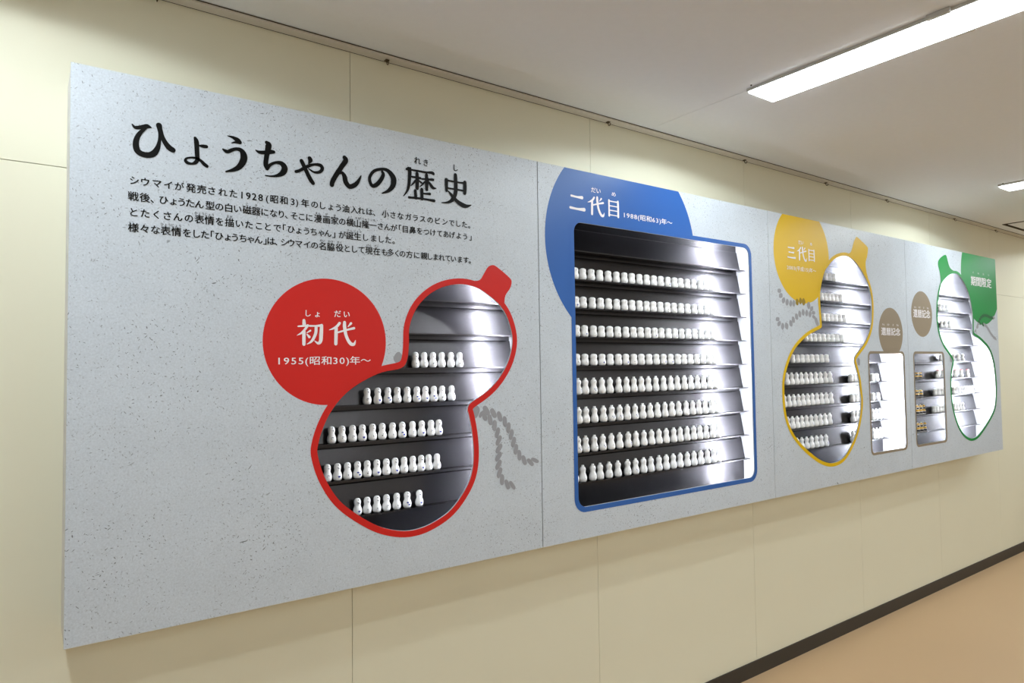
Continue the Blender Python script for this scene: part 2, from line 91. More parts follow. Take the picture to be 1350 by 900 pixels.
def paper_material():
    m = bpy.data.materials.new('flecked_paper_print'); m.use_nodes = True
    nt = m.node_tree; N = nt.nodes; L = nt.links; b = N['Principled BSDF']
    b.inputs['Roughness'].default_value = 0.42; b.inputs['Specular IOR Level'].default_value = 0.35
    g = N.new('ShaderNodeNewGeometry')
    def mapr(src, a, b_, c, d):
        n = N.new('ShaderNodeMapRange'); n.inputs[1].default_value = a; n.inputs[2].default_value = b_
        n.inputs[3].default_value = c; n.inputs[4].default_value = d; L.new(src, n.inputs[0]); return n.outputs[0]
    def math_(op, a, b_):
        n = N.new('ShaderNodeMath'); n.operation = op
        for i, v in enumerate((a, b_)):
            if isinstance(v, (int, float)): n.inputs[i].default_value = v
            else: L.new(v, n.inputs[i])
        return n.outputs[0]
    def noise(scale, detail=2, vec=None):
        n = N.new('ShaderNodeTexNoise'); n.inputs['Scale'].default_value = scale; n.inputs['Detail'].default_value = detail
        L.new(vec or g.outputs['Position'], n.inputs['Vector']); return n
    def flecks(rot, scl, thr, keep, warp):
        # short dark fibres: stretched cells, slightly bent, only some cells kept
        w = noise(14, 2)
        wv = N.new('ShaderNodeVectorMath'); wv.operation = 'SCALE'; wv.inputs['Scale'].default_value = warp
        L.new(w.outputs['Color'], wv.inputs[0])
        ad = N.new('ShaderNodeVectorMath'); ad.operation = 'ADD'; L.new(g.outputs['Position'], ad.inputs[0]); L.new(wv.outputs[0], ad.inputs[1])
        mp = N.new('ShaderNodeMapping'); mp.inputs['Rotation'].default_value = (0, rot, 0); L.new(ad.outputs[0], mp.inputs['Vector'])
        mp2 = N.new('ShaderNodeMapping'); mp2.inputs['Scale'].default_value = scl; L.new(mp.outputs[0], mp2.inputs['Vector'])
        v = N.new('ShaderNodeTexVoronoi'); v.inputs['Scale'].default_value = 1; L.new(mp2.outputs[0], v.inputs['Vector'])
        sp = N.new('ShaderNodeSeparateColor'); L.new(v.outputs['Color'], sp.inputs[0])
        core = mapr(v.outputs['Distance'], thr * 0.5, thr, 1, 0)
        kp = mapr(sp.outputs[0], keep, keep + 0.02, 1, 0)
        return math_('MULTIPLY', math_('MULTIPLY', core, kp), mapr(sp.outputs[1], 0, 1, 0.25, 1))
    fl = flecks(0.5, (190, 1, 62), 0.20, 0.45, 0.04)
    fl = math_('MAXIMUM', fl, flecks(-0.7, (200, 1, 58), 0.19, 0.45, 0.05))
    fl = math_('MAXIMUM', fl, flecks(1.4, (180, 1, 50), 0.17, 0.42, 0.05))
    fl = math_('MAXIMUM', fl, flecks(0.1, (120, 1, 100), 0.17, 0.28, 0.0))
    big = flecks(2.1, (75, 1, 13), 0.12, 0.22, 0.06)
    fl = math_('MAXIMUM', fl, big)
    cl = mapr(noise(5, 3).outputs['Fac'], 0.38, 0.62, 0.35, 1.0)
    fl = math_('MULTIPLY', math_('MULTIPLY', fl, cl), 0.95)
    mot = mapr(noise(240, 5).outputs['Fac'], 0.3, 0.7, 0.90, 1.07)
    mot2 = mapr(noise(9, 3).outputs['Fac'], 0.3, 0.7, 0.97, 1.03)
    base = N.new('ShaderNodeVectorMath'); base.operation = 'SCALE'; base.inputs[0].default_value = PAPER[:3]
    L.new(math_('MULTIPLY', mot, mot2), base.inputs['Scale'])
    mx = N.new('ShaderNodeMix'); mx.data_type = 'RGBA'; L.new(fl, mx.inputs[0]); L.new(base.outputs[0], mx.inputs[6])
    mx.inputs[7].default_value = srgb(48, 48, 52)
    L.new(mx.outputs[2], b.inputs['Base Color'])
    return m

PAPER = srgb(200, 208, 218)
MT = {}
MT['paper'] = paper_material()
MT['red'] = material('red_print', srgb(205, 34, 28), 0.42, spec=0.25)
MT['blue'] = material('blue_print', srgb(50, 98, 172), 0.40, spec=0.25)
MT['yellow'] = material('yellow_print', srgb(222, 182, 0), 0.45, spec=0.22)
MT['green'] = material('green_print', srgb(14, 138, 62), 0.42, spec=0.25)
MT['taupe'] = material('taupe_print', srgb(146, 132, 112), 0.42, spec=0.25)
MT['ink'] = material('black_print', srgb(10, 11, 11), 0.5, spec=0.15)
MT['white_ink'] = material('white_print', srgb(240, 236, 240), 0.45, spec=0.35)
MT['rope'] = material('grey_print', srgb(154, 155, 162), 0.42, spec=0.25)
MT['rope_olive'] = material('olive_print', srgb(150, 125, 20), 0.42, spec=0.25)
MT['rope_green'] = material('dark_green_print', srgb(22, 92, 48), 0.42, spec=0.25)
MT['case'] = material('white_case_board', srgb(236, 238, 242), 0.55)
MT['case_out'] = material('white_case_side', srgb(205, 208, 212), 0.55)
MT['edge'] = material('board_edge', srgb(196, 200, 206), 0.6)
MT['steel'] = material('dark_brushed_steel', (0.045, 0.042, 0.044, 1), 0.27, metal=0.9, bump=(220, 0.04, 0.0005))
MT['strip'] = material('light_strip', (1, 1, 1, 1), 0.5, emit=(0.86, 0.90, 1.0, 1), strength=STRIP_EMIT)
MT['wall'] = material('cream_wall_sheet', srgb(234, 231, 209), 0.55, mottle=(3.0, 0.015), bump=(90, 0.05, 0.002))
MT['wall_far'] = material('white_far_wall', srgb(242, 240, 236), 0.6)
MT['wall_gap'] = material('wall_joint', srgb(150, 138, 104), 0.8)
MT['ceiling'] = material('ceiling_paint', srgb(234, 237, 241), 0.9, mottle=(40, 0.02), bump=(160, 0.12, 0.002))
MT['floor'] = material('tan_vinyl_floor', srgb(206, 174, 136), 0.42, mottle=(2.0, 0.02), bump=(60, 0.03, 0.002), spec=0.4)
MT['base'] = material('dark_baseboard', srgb(52, 47, 42), 0.5)
MT['rail'] = material('rail_cream', srgb(214, 208, 196), 0.5)
MT['dark_metal'] = material('dark_metal', srgb(84, 70, 44), 0.5, metal=0.4)
MT['slot'] = material('dark_slot', srgb(60, 48, 30), 0.8)
MT['diffuser'] = material('lamp_diffuser', (1, 1, 1, 1), 0.4, emit=(0.90, 0.965, 1.0, 1), strength=DIFF_EMIT)
MT['lamp_body'] = material('white_lamp_body', srgb(205, 205, 203), 0.45)
MT['porcelain'] = material('white_porcelain', srgb(250, 250, 250), 0.25, coat=0.2)
MT['mark_dark'] = material('dark_glaze', srgb(38, 40, 52), 0.35)
MT['mark_grey'] = material('grey_glaze', srgb(120, 122, 134), 0.35)
MT['mark_blue'] = material('blue_glaze', srgb(34, 54, 150), 0.35)
MT['mark_orange'] = material('orange_glaze', srgb(190, 110, 45), 0.35)
MT['glaze_black'] = material('black_glaze', srgb(30, 28, 30), 0.3)
MT['glaze_gold'] = material('gold_glaze', srgb(226, 176, 62), 0.35)
MT['glaze_red'] = material('red_glaze', srgb(214, 40, 56), 0.35)

def link_mesh(name, verts, faces, mats, parent=None, loc=(0, 0, 0), smooth=False, midx=None):
    me = bpy.data.meshes.new(name); me.from_pydata([tuple(v) for v in verts], [], faces)
    for m in (mats if isinstance(mats, (list, tuple)) else [mats]): me.materials.append(m)
    if midx:
        for p, i in zip(me.polygons, midx): p.material_index = i
    if smooth: me.polygons.foreach_set('use_smooth', [True] * len(me.polygons))
    me.update()
    o = bpy.data.objects.new(name, me); COL.objects.link(o)
    o.location = loc
    if parent: o.parent = parent
    return o

def empty(name, loc, label, cat, group=None):
    o = bpy.data.objects.new(name, None); COL.objects.link(o); o.location = loc; o.empty_display_size = 0.05
    o['label'] = label; o['category'] = cat
    if group: o['group'] = group
    return o

def boxes(L):
    V = []; F = []
    for x0, x1, y0, y1, z0, z1 in L:
        n = len(V)
        V += [(x0, y0, z0), (x1, y0, z0), (x1, y1, z0), (x0, y1, z0), (x0, y0, z1), (x1, y0, z1), (x1, y1, z1), (x0, y1, z1)]
        F += [tuple(n + i for i in f) for f in ((0, 3, 2, 1), (4, 5, 6, 7), (0, 1, 5, 4), (1, 2, 6, 5), (2, 3, 7, 6), (3, 0, 4, 7))]
    return V, F

def box_obj(name, L, mats, parent=None, off=(0, 0, 0), bevel=0):
    V, F = boxes([(a - off[0], b - off[0], c - off[1], d - off[1], e - off[2], g - off[2]) for a, b, c, d, e, g in L])
    o = link_mesh(name, V, F, mats, parent)
    if bevel:
        md = o.modifiers.new('bevel', 'BEVEL'); md.width = bevel; md.segments = 2
    return o

def smooth_loop(P, n=5):
    out = []; k = len(P)
    for i in range(k):
        p0, p1, p2, p3 = P[i - 1], P[i], P[(i + 1) % k], P[(i + 2) % k]
        for j in range(n):
            t = j / n
            out.append(tuple(0.5 * ((2 * b) + (-a + c) * t + (2 * a - 5 * b + 4 * c - d) * t * t + (-a + 3 * b - 3 * c + d) * t ** 3)
                             for a, b, c, d in zip(p0, p1, p2, p3)))
    return out

def relax(P, it=2):
    for _ in range(it):
        k = len(P)
        P = [tuple(0.5 * P[i][c] + 0.25 * (P[i - 1][c] + P[(i + 1) % k][c]) for c in (0, 1)) for i in range(k)]
    return P

def circle(cx, cz, r, n=96):
    return [(cx + r * cos(2 * pi * i / n), cz + r * sin(2 * pi * i / n)) for i in range(n)]

def round_rect(x0, x1, z0, z1, r, n=8):
    out = []
    for cx, cz, a0 in ((x1 - r, z1 - r, 0), (x0 + r, z1 - r, 90), (x0 + r, z0 + r, 180), (x1 - r, z0 + r, 270)):
        for i in range(n + 1):
            a = math.radians(a0 + 90 * i / n); out.append((cx + r * cos(a), cz + r * sin(a)))
    return out

def inside(p, L):
    x, y = p; c = False; j = len(L) - 1
    for i in range(len(L)):
        xi, yi = L[i]; xj, yj = L[j]
        if (yi > y) != (yj > y) and x < (xj - xi) * (y - yi) / (yj - yi) + xi: c = not c
        j = i
    return c

def offset_loop(P, d):
    k = len(P); area = sum(P[i - 1][0] * P[i][1] - P[i][0] * P[i - 1][1] for i in range(k))
    s = 1 if area > 0 else -1; out = []
    for i in range(k):
        dx, dz = P[(i + 2) % k][0] - P[i - 2][0], P[(i + 2) % k][1] - P[i - 2][1]
        l = hypot(dx, dz) or 1
        out.append((P[i][0] + s * dz / l * d, P[i][1] - s * dx / l * d))
    return out

def region(loops, pred):
    """Flat region bounded by closed loops, keeping the cells where pred is true."""
    V = []; E = []
    for L in loops:
        n = len(V); V += [Vector(p) for p in L]; E += [(n + i, n + (i + 1) % len(L)) for i in range(len(L))]
    v, e, f, *_ = delaunay_2d_cdt(V, E, [], 0, 1e-5)
    keep = [t for t in f if pred((sum(v[i].x for i in t) / len(t), sum(v[i].y for i in t) / len(t)))]
    used = sorted({i for t in keep for i in t}); mp = {a: b for b, a in enumerate(used)}
    return [(v[i].x, v[i].y) for i in used], [tuple(mp[i] for i in t) for t in keep]

def flat_obj(name, v, f, y, mats, parent, midx=None):
    """Flat print lying on the board, facing the room."""
    px, py, pz = parent.location
    F = []
    for t in f:
        a = sum(v[t[i - 1]][0] * v[t[i]][1] - v[t[i]][0] * v[t[i - 1]][1] for i in range(len(t)))
        F.append(tuple(t) if a > 0 else tuple(reversed(t)))
    return link_mesh(name, [(p[0] - px, y - py - (p[2] if len(p) > 2 else 0), p[1] + EYE - pz) for p in v], F, mats, parent, midx=midx)

def stroke_polys(S, n=5):
    V = []; F = []; lay = 0
    for st in S:
        pts = []
        k = len(st)
        for i in range(k - 1):
            p0 = st[max(i - 1, 0)]; p1 = st[i]; p2 = st[i + 1]; p3 = st[min(i + 2, k - 1)]
            for j in range(n):
                t = j / n
                pts.append([0.5 * ((2 * b) + (-a + c) * t + (2 * a - 5 * b + 4 * c - d) * t * t + (-a + 3 * b - 3 * c + d) * t ** 3)
                            for a, b, c, d in zip(p0, p1, p2, p3)])
        pts.append(list(st[-1]))
        base = len(V); lay += 1; dy = lay * 1.2e-5
        for i, (x, z, w) in enumerate(pts):
            a = pts[max(i - 1, 0)]; b = pts[min(i + 1, len(pts) - 1)]
            dx, dz = b[0] - a[0], b[1] - a[1]; l = hypot(dx, dz) or 1
            V += [(x - dz / l * w / 2, z + dx / l * w / 2, dy), (x + dz / l * w / 2, z - dx / l * w / 2, dy)]
        for i in range(len(pts) - 1):
            F.append((base + 2 * i, base + 2 * i + 2, base + 2 * i + 3, base + 2 * i + 1))
        for x, z, w in (pts[0], pts[-1]):       # brush ends
            n0 = len(V); V += [(x + w / 2 * cos(2 * pi * i / 12), z + w / 2 * sin(2 * pi * i / 12), dy + 5e-6) for i in range(12)]
            F.append(tuple(range(n0, n0 + 12)))
    return V, F

_gl = {}
def glyph(ch, weight=0.0):
    """Outline of one character; weight thickens it with slightly shifted copies."""
    v, f = _gl[ch]
    if not weight: return [(x, y, 0) for x, y in v], f
    V = []; F = []
    for j, (dx, dy) in enumerate(((-weight, 0), (weight, 0), (0, weight * .6), (0, -weight * .6))):
        n = len(V); V += [(x + dx, y + dy, j * 6e-6) for x, y in v]; F += [tuple(n + i for i in t) for t in f]
    return V, F

def warm_glyphs(chars):
    """Turn all needed characters into outlines in one go."""
    tmp = []
    for ch in chars:
        c = bpy.data.curves.new('g', 'FONT'); c.body = ch; c.size = 1; c.resolution_u = 3; c.dimensions = '2D'; c.fill_mode = 'FRONT'
        o = bpy.data.objects.new('g', c); COL.objects.link(o); tmp.append((ch, o, c))
    bpy.context.view_layer.update(); dg = bpy.context.evaluated_depsgraph_get()
    for ch, o, c in tmp:
        me = bpy.data.meshes.new_from_object(o.evaluated_get(dg))
        _gl[ch] = ([(p.co.x, p.co.y) for p in me.vertices], [tuple(p.vertices) for p in me.polygons])
        bpy.data.meshes.remove(me)
    for ch, o, c in tmp:
        bpy.data.objects.remove(o); bpy.data.curves.remove(c)

def set_chars(items, weight):
    """items: (char, centre x, centre z, size in x, size in z); the em box is centred on the point."""
    V = []; F = []
    for ch, x, z, sx, sz in items:
        v, f = glyph(ch, weight)
        if not v: continue
        mx = (min(p[0] for p in v) + max(p[0] for p in v)) / 2
        if ch in '、。': mx = 0.36
        n = len(V); V += [(x + (a - mx) * sx, z + (b - 0.36) * sz, d) for a, b, d in v]; F += [tuple(n + i for i in t) for t in f]
    return V, F

def fit_text(s, bx, weight):
    """Lay a string into the box (centre x, centre z, width, height)."""
    cx, cz, w, h = bx; V = []; F = []; pen = 0
    for ch in s:
        v, f = glyph(ch, weight)
        adv = 0.60 if ch in '0123456789' else (0.38 if ch in '()' else 1.0)
        if v:
            mx = (min(p[0] for p in v) + max(p[0] for p in v)) / 2
            n = len(V); V += [(pen + adv / 2 + a - mx, b - 0.36, d) for a, b, d in v]; F += [tuple(n + i for i in t) for t in f]
        pen += adv
    x0 = min(v[0] for v in V); x1 = max(v[0] for v in V); z0 = min(v[1] for v in V); z1 = max(v[1] for v in V)
    return [(cx + (a - (x0 + x1) / 2) / (x1 - x0) * w, cz + (b - (z0 + z1) / 2) / (z1 - z0) * h, d) for a, b, d in V], F

def merge(*VF):
    V = []; F = []
    for v, f in VF:
        n = len(V); V += list(v); F += [tuple(n + i for i in t) for t in f]
    return V, F

def fit_strokes(S, bx):
    cx, cz, w, h = bx; V, F = stroke_polys(S)
    x0 = min(v[0] for v in V); x1 = max(v[0] for v in V); z0 = min(v[1] for v in V); z1 = max(v[1] for v in V)
    return [(cx + (a - (x0 + x1) / 2) / (x1 - x0) * w, cz + (b - (z0 + z1) / 2) / (z1 - z0) * h, d) for a, b, d in V], F

# ------------------------------------------------------------------ the room
X_L, X_R, Y_B = -3.2, 12.8, -3.4
def structure(o): o['kind'] = 'structure'; return o
fl = structure(link_mesh('floor', [(X_L, Y_B, 0), (X_R, Y_B, 0), (X_R, WALL_Y + .1, 0), (X_L, WALL_Y + .1, 0)], [(0, 1, 2, 3)], MT['floor']))
HX0, HX1, HY0, HY1 = 5.73, 6.20, 1.37, 1.84      # access hatch opening
ce = structure(box_obj('ceiling', [(X_L, 2.1035, Y_B, WALL_Y + .1, CEIL, CEIL + .02), (2.1050, HX0, Y_B, WALL_Y + .1, CEIL, CEIL + .02),
                                   (HX1, X_R, Y_B, WALL_Y + .1, CEIL, CEIL + .02), (HX0, HX1, Y_B, HY0, CEIL, CEIL + .02), (HX0, HX1, HY1, WALL_Y + .1, CEIL, CEIL + .02),
                                   (X_L, X_R, Y_B, WALL_Y + .1, CEIL + .03, CEIL + .05)], MT['ceiling']))
wf = structure(box_obj('wall_front', [(X_L, X_R, WALL_Y + .006, WALL_Y + .1, 0, CEIL + .02)], MT['wall_gap']))
SEAM_Z = 0.504 + EYE
k = 0; x = 0.793 - 4.0; edges = [X_L]
while x < X_R:
    if x > X_L + .05: edges.append(x)
    x += 1.0015
edges.append(X_R); proto = {}
for a, b in zip(edges, edges[1:]):
    for z0, z1 in ((0.0, SEAM_Z), (SEAM_Z, CEIL)):
        key = (round(b - a, 3), z0)
        if key in proto:
            o = proto[key].copy(); COL.objects.link(o); o.location.x = a; o.parent = wf
        else:
            V, F = boxes([(0.0008, b - a - 0.0008, 0, .006, z0 + (0.001 if z0 else 0), z1 - 0.001)])
            o = link_mesh('wall_panel', V, F, MT['wall'], wf, (a, WALL_Y, 0)); proto[key] = o
structure(box_obj('wall_back', [(X_L, X_R, Y_B - .1, Y_B, 0, CEIL + .02)], MT['wall_far']))
structure(box_obj('wall_left', [(X_L - .1, X_L, Y_B - .1, WALL_Y + .1, 0, CEIL + .02)], MT['wall_far']))
structure(box_obj('wall_right', [(X_R, X_R + .1, Y_B - .1, WALL_Y + .1, 0, CEIL + .02)], MT['wall_far']))
bb = structure(box_obj('baseboard_front', [(X_L, X_R, WALL_Y - .006, WALL_Y - .0003, 0.0, 0.068)], MT['base']))
rail = structure(link_mesh('trim_1', *boxes([(X_L, X_R, 1.909, WALL_Y - .0005, CEIL - .0075, CEIL - .0005)]), MT['rail']))
box_obj('rail_slot', [(X_L, X_R, 1.9075, 1.9088, CEIL - .0030, CEIL - .0005)], MT['slot'], rail)
box_obj('rail_slot', [(X_L, X_R, 1.9475, 1.9492, CEIL - .0082, CEIL - .0076)], MT['slot'], rail)

hook_pos = ['above the large black title', 'above the middle of the title panel', 'above the blue-circled panel', 'right of the blue circle',
            'above the yellow circle and yellow gourd', 'above the two small brown circles', 'above the green gourd', 'past the right end of the display']
hook_x = [0.261, 0.916, 1.886, 2.79, 3.517, 4.2, 5.163, 5.888]
def hook_mesh():
    pts = [(0, 0, .004), (0, 0, -.006), (0, -.001, -.012), (0, -.005, -.0165), (0, -.010, -.017), (0, -.013, -.013), (0, -.0135, -.009)]
    V = []; F = []
    for i, p in enumerate(pts):
        a = pts[max(i - 1, 0)]; b = pts[min(i + 1, len(pts) - 1)]; d = (Vector(b) - Vector(a)).normalized(); s = Vector((1, 0, 0)); t = d.cross(s)
        for j in range(6):
            an = 2 * pi * j / 6; V.append(Vector(p) + .0016 * (cos(an) * s + sin(an) * t))
    for i in range(len(pts) - 1):
        for j in range(6): F.append((i * 6 + j, i * 6 + (j + 1) % 6, i * 6 + 6 + (j + 1) % 6, i * 6 + 6 + j))
    F.append(tuple(range(5, -1, -1))); F.append(tuple(range(len(pts) * 6 - 6, len(pts) * 6)))
    return V, F
hk = None
for hx, where in zip(hook_x, hook_pos):
    lab = 'small dark picture hook hanging from the ceiling rail ' + where
    if hk is None:
        r = empty('picture_hook', (hx, 1.934, CEIL - .0085), lab, 'hook', 'hooks on the picture rail')
        V, F = hook_mesh(); a = link_mesh('hook_wire', V, F, MT['dark_metal'], r)
        V, F = boxes([(-.006, .006, -.007, .007, .0005, -.0035 + .0005)]); b = link_mesh('runner', V, F, MT['dark_metal'], r); hk = (r, a, b)
    else:
        r = hk[0].copy(); COL.objects.link(r); r.location.x = hx; r['label'] = lab
        for ch in hk[1:]:
            c = ch.copy(); COL.objects.link(c); c.parent = r

h = empty('ceiling_hatch', (5.965, 1.605, CEIL), 'square ceiling access hatch with a dark open gap, near the right edge', 'hatch')
box_obj('frame', [(HX0, HX1, HY1 - .012, HY1, CEIL - .004, CEIL + .012), (HX0, HX1, HY0, HY0 + .008, CEIL - .004, CEIL + .012),
                  (HX0, HX0 + .008, HY0, HY1, CEIL - .004, CEIL + .012), (HX1 - .008, HX1, HY0, HY1, CEIL - .004, CEIL + .012)], MT['slot'], h, h.location)
box_obj('lid', [(HX0 + .012, HX1 - .012, HY0 + .012, HY1 - .03, CEIL - .006, CEIL + .004)], MT['ceiling'], h, h.location, bevel=.002)

# ceiling fittings: long axis runs straight out from the display wall
def lamp(x, y, lab, power=1.0):
    r = empty('ceiling_light', (x, y, CEIL), lab, 'ceiling light', 'white fluorescent ceiling fittings')
    body = link_mesh('housing', *boxes([(-.080, .080, -.632, .632, -.011, -.0005)]), MT['lamp_body'], r)
    link_mesh('diffuser', *boxes([(-.075, .075, -.628, .628, -.0160, -.0112)]), MT['diffuser'], r)
    link_mesh('clip', *boxes([(.0802, .092, -.03, .03, -.015, -.001)]), MT['lamp_body'], r)
    link_mesh('clip', *boxes([(-.092, -.0802, -.03, .03, -.015, -.001)]), MT['lamp_body'], r)
    link_mesh('screw', *boxes([(-.098, -.094, .600, .604, -.004, -.0005)]), MT['slot'], r)
    for ty in (.56, .0, -.56):
        ld = bpy.data.lights.new('tube_light', 'SPOT'); ld.spot_size = math.radians(SPREAD); ld.spot_blend = .12; ld.shadow_soft_size = .045
        ld.energy = TUBE_POWER * power; ld.color = (0.855, 0.955, 1.0)
        lo = bpy.data.objects.new('tube_light', ld); COL.objects.link(lo); lo.parent = r; lo.location = (0, ty, -.018)
SPREAD = 167
LAB = ['white ceiling light above the left end of the title panel', 'large white ceiling light, nearest, crossing the top right corner',
       'small white ceiling light at the right edge above the green gourd', 'white ceiling light past the right end of the display', 'white ceiling light at the far end of the corridor']
for lx, lab in zip(LAMP_X, LAB): lamp(lx, 0.80, lab)
for lx, lab in zip(LAMP_X[:4], LAB): lamp(lx, -1.95, lab.replace('white ceiling light', 'added unseen fill light behind the one'), 0.75)  # rear row is added out of view, to raise bounced light on the ceiling

# ------------------------------------------------------------------ the display cases
FY = FRONT_Y
red_in = relax(smooth_loop(RED, 4), 2); yel_in = relax(smooth_loop(YEL, 4), 2); gre_in = relax(smooth_loop(GRE, 4), 2)
BLUE_IN = round_rect(1.558, 2.579, -.489, .515, .036); BLUE_OUT = round_rect(1.540, 2.597, -.507, .532, .05)
W4_IN = round_rect(3.610, 3.996, -.473, .051, .022); W4_OUT = round_rect(3.598, 4.008, -.486, .064, .03)
W5_IN = round_rect(4.126, 4.511, -.470, .051, .022); W5_OUT = round_rect(4.114, 4.523, -.483, .064, .03)
openings = [[red_in], [BLUE_IN], [yel_in, W4_IN], [W5_IN, gre_in]]
case_labels = ['first display case, black title writing, red circle and red-edged gourd window',
               'second display case, with blue circle and large blue-edged square window full of bottles',
               'third display case, with yellow circle, yellow-edged gourd window and one brown-edged window',
               'fourth display case, rightmost, with green circle, green-edged gourd window and one brown-edged window']
cases = []
for i in range(4):
    xa, xb = JOINT[i] + (.0014 if i else 0), JOINT[i + 1] - (.0022 if i == 0 else .0008)
    root = empty('display_case', (JOINT[i], WALL_Y - .001, Z_BOT), case_labels[i], 'display case', 'wall display cases in a row'); cases.append(root)
    rx, ry, rz = root.location
    rect = [(xa, Z_BOT - EYE), (xb, Z_BOT - EYE), (xb, Z_TOP - EYE), (xa, Z_TOP - EYE)]
    ops = openings[i]
    v, f = region([rect] + ops, lambda p: not any(inside(p, o) for o in ops))
    V = [(x - rx, FY - ry, z + EYE - rz) for x, z in v] + [(x - rx, FY + .005 - ry, z + EYE - rz) for x, z in v]; n = len(v)
    F = []; mi = []
    for t in f:
        a = sum(v[t[j - 1]][0] * v[t[j]][1] - v[t[j]][0] * v[t[j - 1]][1] for j in range(len(t)))
        t = tuple(t) if a > 0 else tuple(reversed(t))
        F.append(t); mi.append(0); F.append(tuple(n + j for j in reversed(t))); mi.append(1)
    ec = {}
    for t in f:
        for j in range(len(t)):
            e = tuple(sorted((t[j - 1], t[j]))); ec[e] = ec.get(e, 0) + 1
    for (a, b), c in ec.items():
        if c == 1: F.append((a, b, n + b, n + a)); mi.append(1)
    link_mesh('front_board', V, F, [MT['paper'], MT['edge']], root, midx=mi)
    xe0, xe1 = JOINT[i] + .001, JOINT[i + 1] - .001; yb = WALL_Y - .0015; y0 = FY + .0052; t = .008
    box_obj('side_board', [(xe0, xe0 + t, y0, yb, Z_BOT, Z_TOP)], MT['case'], root, root.location)
    box_obj('side_board', [(xe1 - t, xe1, y0, yb, Z_BOT, Z_TOP)], MT['case'], root, root.location)
    box_obj('top_board', [(xe0 + t, xe1 - t, y0, yb, Z_TOP - t, Z_TOP)], MT['case'], root, root.location)
    box_obj('bottom_board', [(xe0 + t, xe1 - t, y0, yb, Z_BOT, Z_BOT + t)], MT['case'], root, root.location)
    sx0, sx1 = xe0 + t + .0005, xe1 - t - .0005
    box_obj('back_board', [(sx0, sx1, yb - .002, yb, Z_BOT + t, Z_TOP - t)], MT['steel'], root, root.location)
    # stepped steel shelves: narrow ledge, leaning riser behind it
    lips = [.441 - .109 * k for k in range(9)]
    sh = None
    for k, zl in enumerate(lips):
        hgt = .109 - .020
        prof = [(1.8950, -.0040), (1.8950, 0), (1.9262, 0), (1.9430, hgt), (1.9445, hgt + .003), (1.9462, hgt + .003), (1.9462, hgt), (1.9290, -.0015), (1.9290, -.0040)]
        if sh is None or i != shi:
            V = [(x - rx, y - ry, z) for x in (sx0, sx1) for y, z in prof]; n = len(prof)
            F = [(j, (j + 1) % n, n + (j + 1) % n, n + j) for j in range(n)] + [tuple(range(n - 1, -1, -1)), tuple(range(n, 2 * n))]
            sh = link_mesh('shelf', V, F, MT['steel'], root, (0, 0, zl + EYE - rz)); shi = i
        else:
            o = sh.copy(); COL.objects.link(o); o.parent = root; o.location.z = zl + EYE - rz
    box_obj('kick_plate', [(sx0, sx1, 1.9330, 1.9350, Z_BOT + t + .0005, lips[-1] + EYE - .0045)], MT['steel'], root, root.location)
    box_obj('light_strip', [(xe1 - t - .030, xe1 - t - .024, FY + .0055, FY + .0095, Z_BOT + .03, Z_TOP - .03)], MT['strip'], root, root.location)

c0, c1, c2, c3 = cases
Y_CIR, Y_ROPE, Y_BRD, Y_TXT = FY - .0003, FY - .0006, FY - .0009, FY - .0012
def on_board(i): return lambda p: JOINT[i] + .0014 < p[0] < JOINT[i + 1] - .001 and Z_BOT - EYE < p[1] < Z_TOP - EYE
def rect_of(i): return [(JOINT[i] + .0014, Z_BOT - EYE), (JOINT[i + 1] - .001, Z_BOT - EYE), (JOINT[i + 1] - .001, Z_TOP - EYE), (JOINT[i] + .0014, Z_TOP - EYE)]

def circle_print(name, C, holes, i, m, root):
    v, f = region([C, rect_of(i)] + holes, lambda p: inside(p, C) and on_board(i)(p) and not any(inside(p, h) for h in holes))
    return flat_obj(name, v, f, Y_CIR, m, root)

def gourd_border(inn, cap, w, i, m, root):
    outl = relax(offset_loop(inn, w), 2); cap = relax(smooth_loop(cap, 4), 1)
    v, f = region([inn, outl, cap], lambda p: (inside(p, outl) or inside(p, cap)) and not inside(p, inn))
    return flat_obj('window_border', v, f, Y_BRD, m, root)

circle_print('circle_print', circle(.6619, .0791, .1725), [red_in], 0, MT['red'], c0)
gourd_border(red_in, RED_CAP, .0185, 0, MT['red'], c0)
circle_print('circle_print', circle(1.8193, .4503, .3921, 160), [BLUE_IN], 1, MT['blue'], c1)
v, f = region([BLUE_IN, BLUE_OUT], lambda p: inside(p, BLUE_OUT) and not inside(p, BLUE_IN)); flat_obj('window_border', v, f, Y_BRD, MT['blue'], c1)
circle_print('circle_print', circle(3.0058, .5268, .2368, 128), [yel_in], 2, MT['yellow'], c2)
gourd_border(yel_in, YEL_CAP, .0175, 2, MT['yellow'], c2)
circle_print('circle_print', circle(3.8604, .1671, .1374), [W4_IN], 2, MT['taupe'], c2)
v, f = region([W4_IN, W4_OUT], lambda p: inside(p, W4_OUT) and not inside(p, W4_IN)); flat_obj('window_border', v, f, Y_BRD, MT['taupe'], c2)
circle_print('circle_print', circle(4.2453, .2836, .1338), [], 3, MT['taupe'], c3)
v, f = region([W5_IN, W5_OUT], lambda p: inside(p, W5_OUT) and not inside(p, W5_IN)); flat_obj('window_border', v, f, Y_BRD, MT['taupe'], c3)
circle_print('circle_print', circle(5.138, .566, .3210, 128), [gre_in], 3, MT['green'], c3)
gourd_border(gre_in, GRE_CAP, .0165, 3, MT['green'], c3)

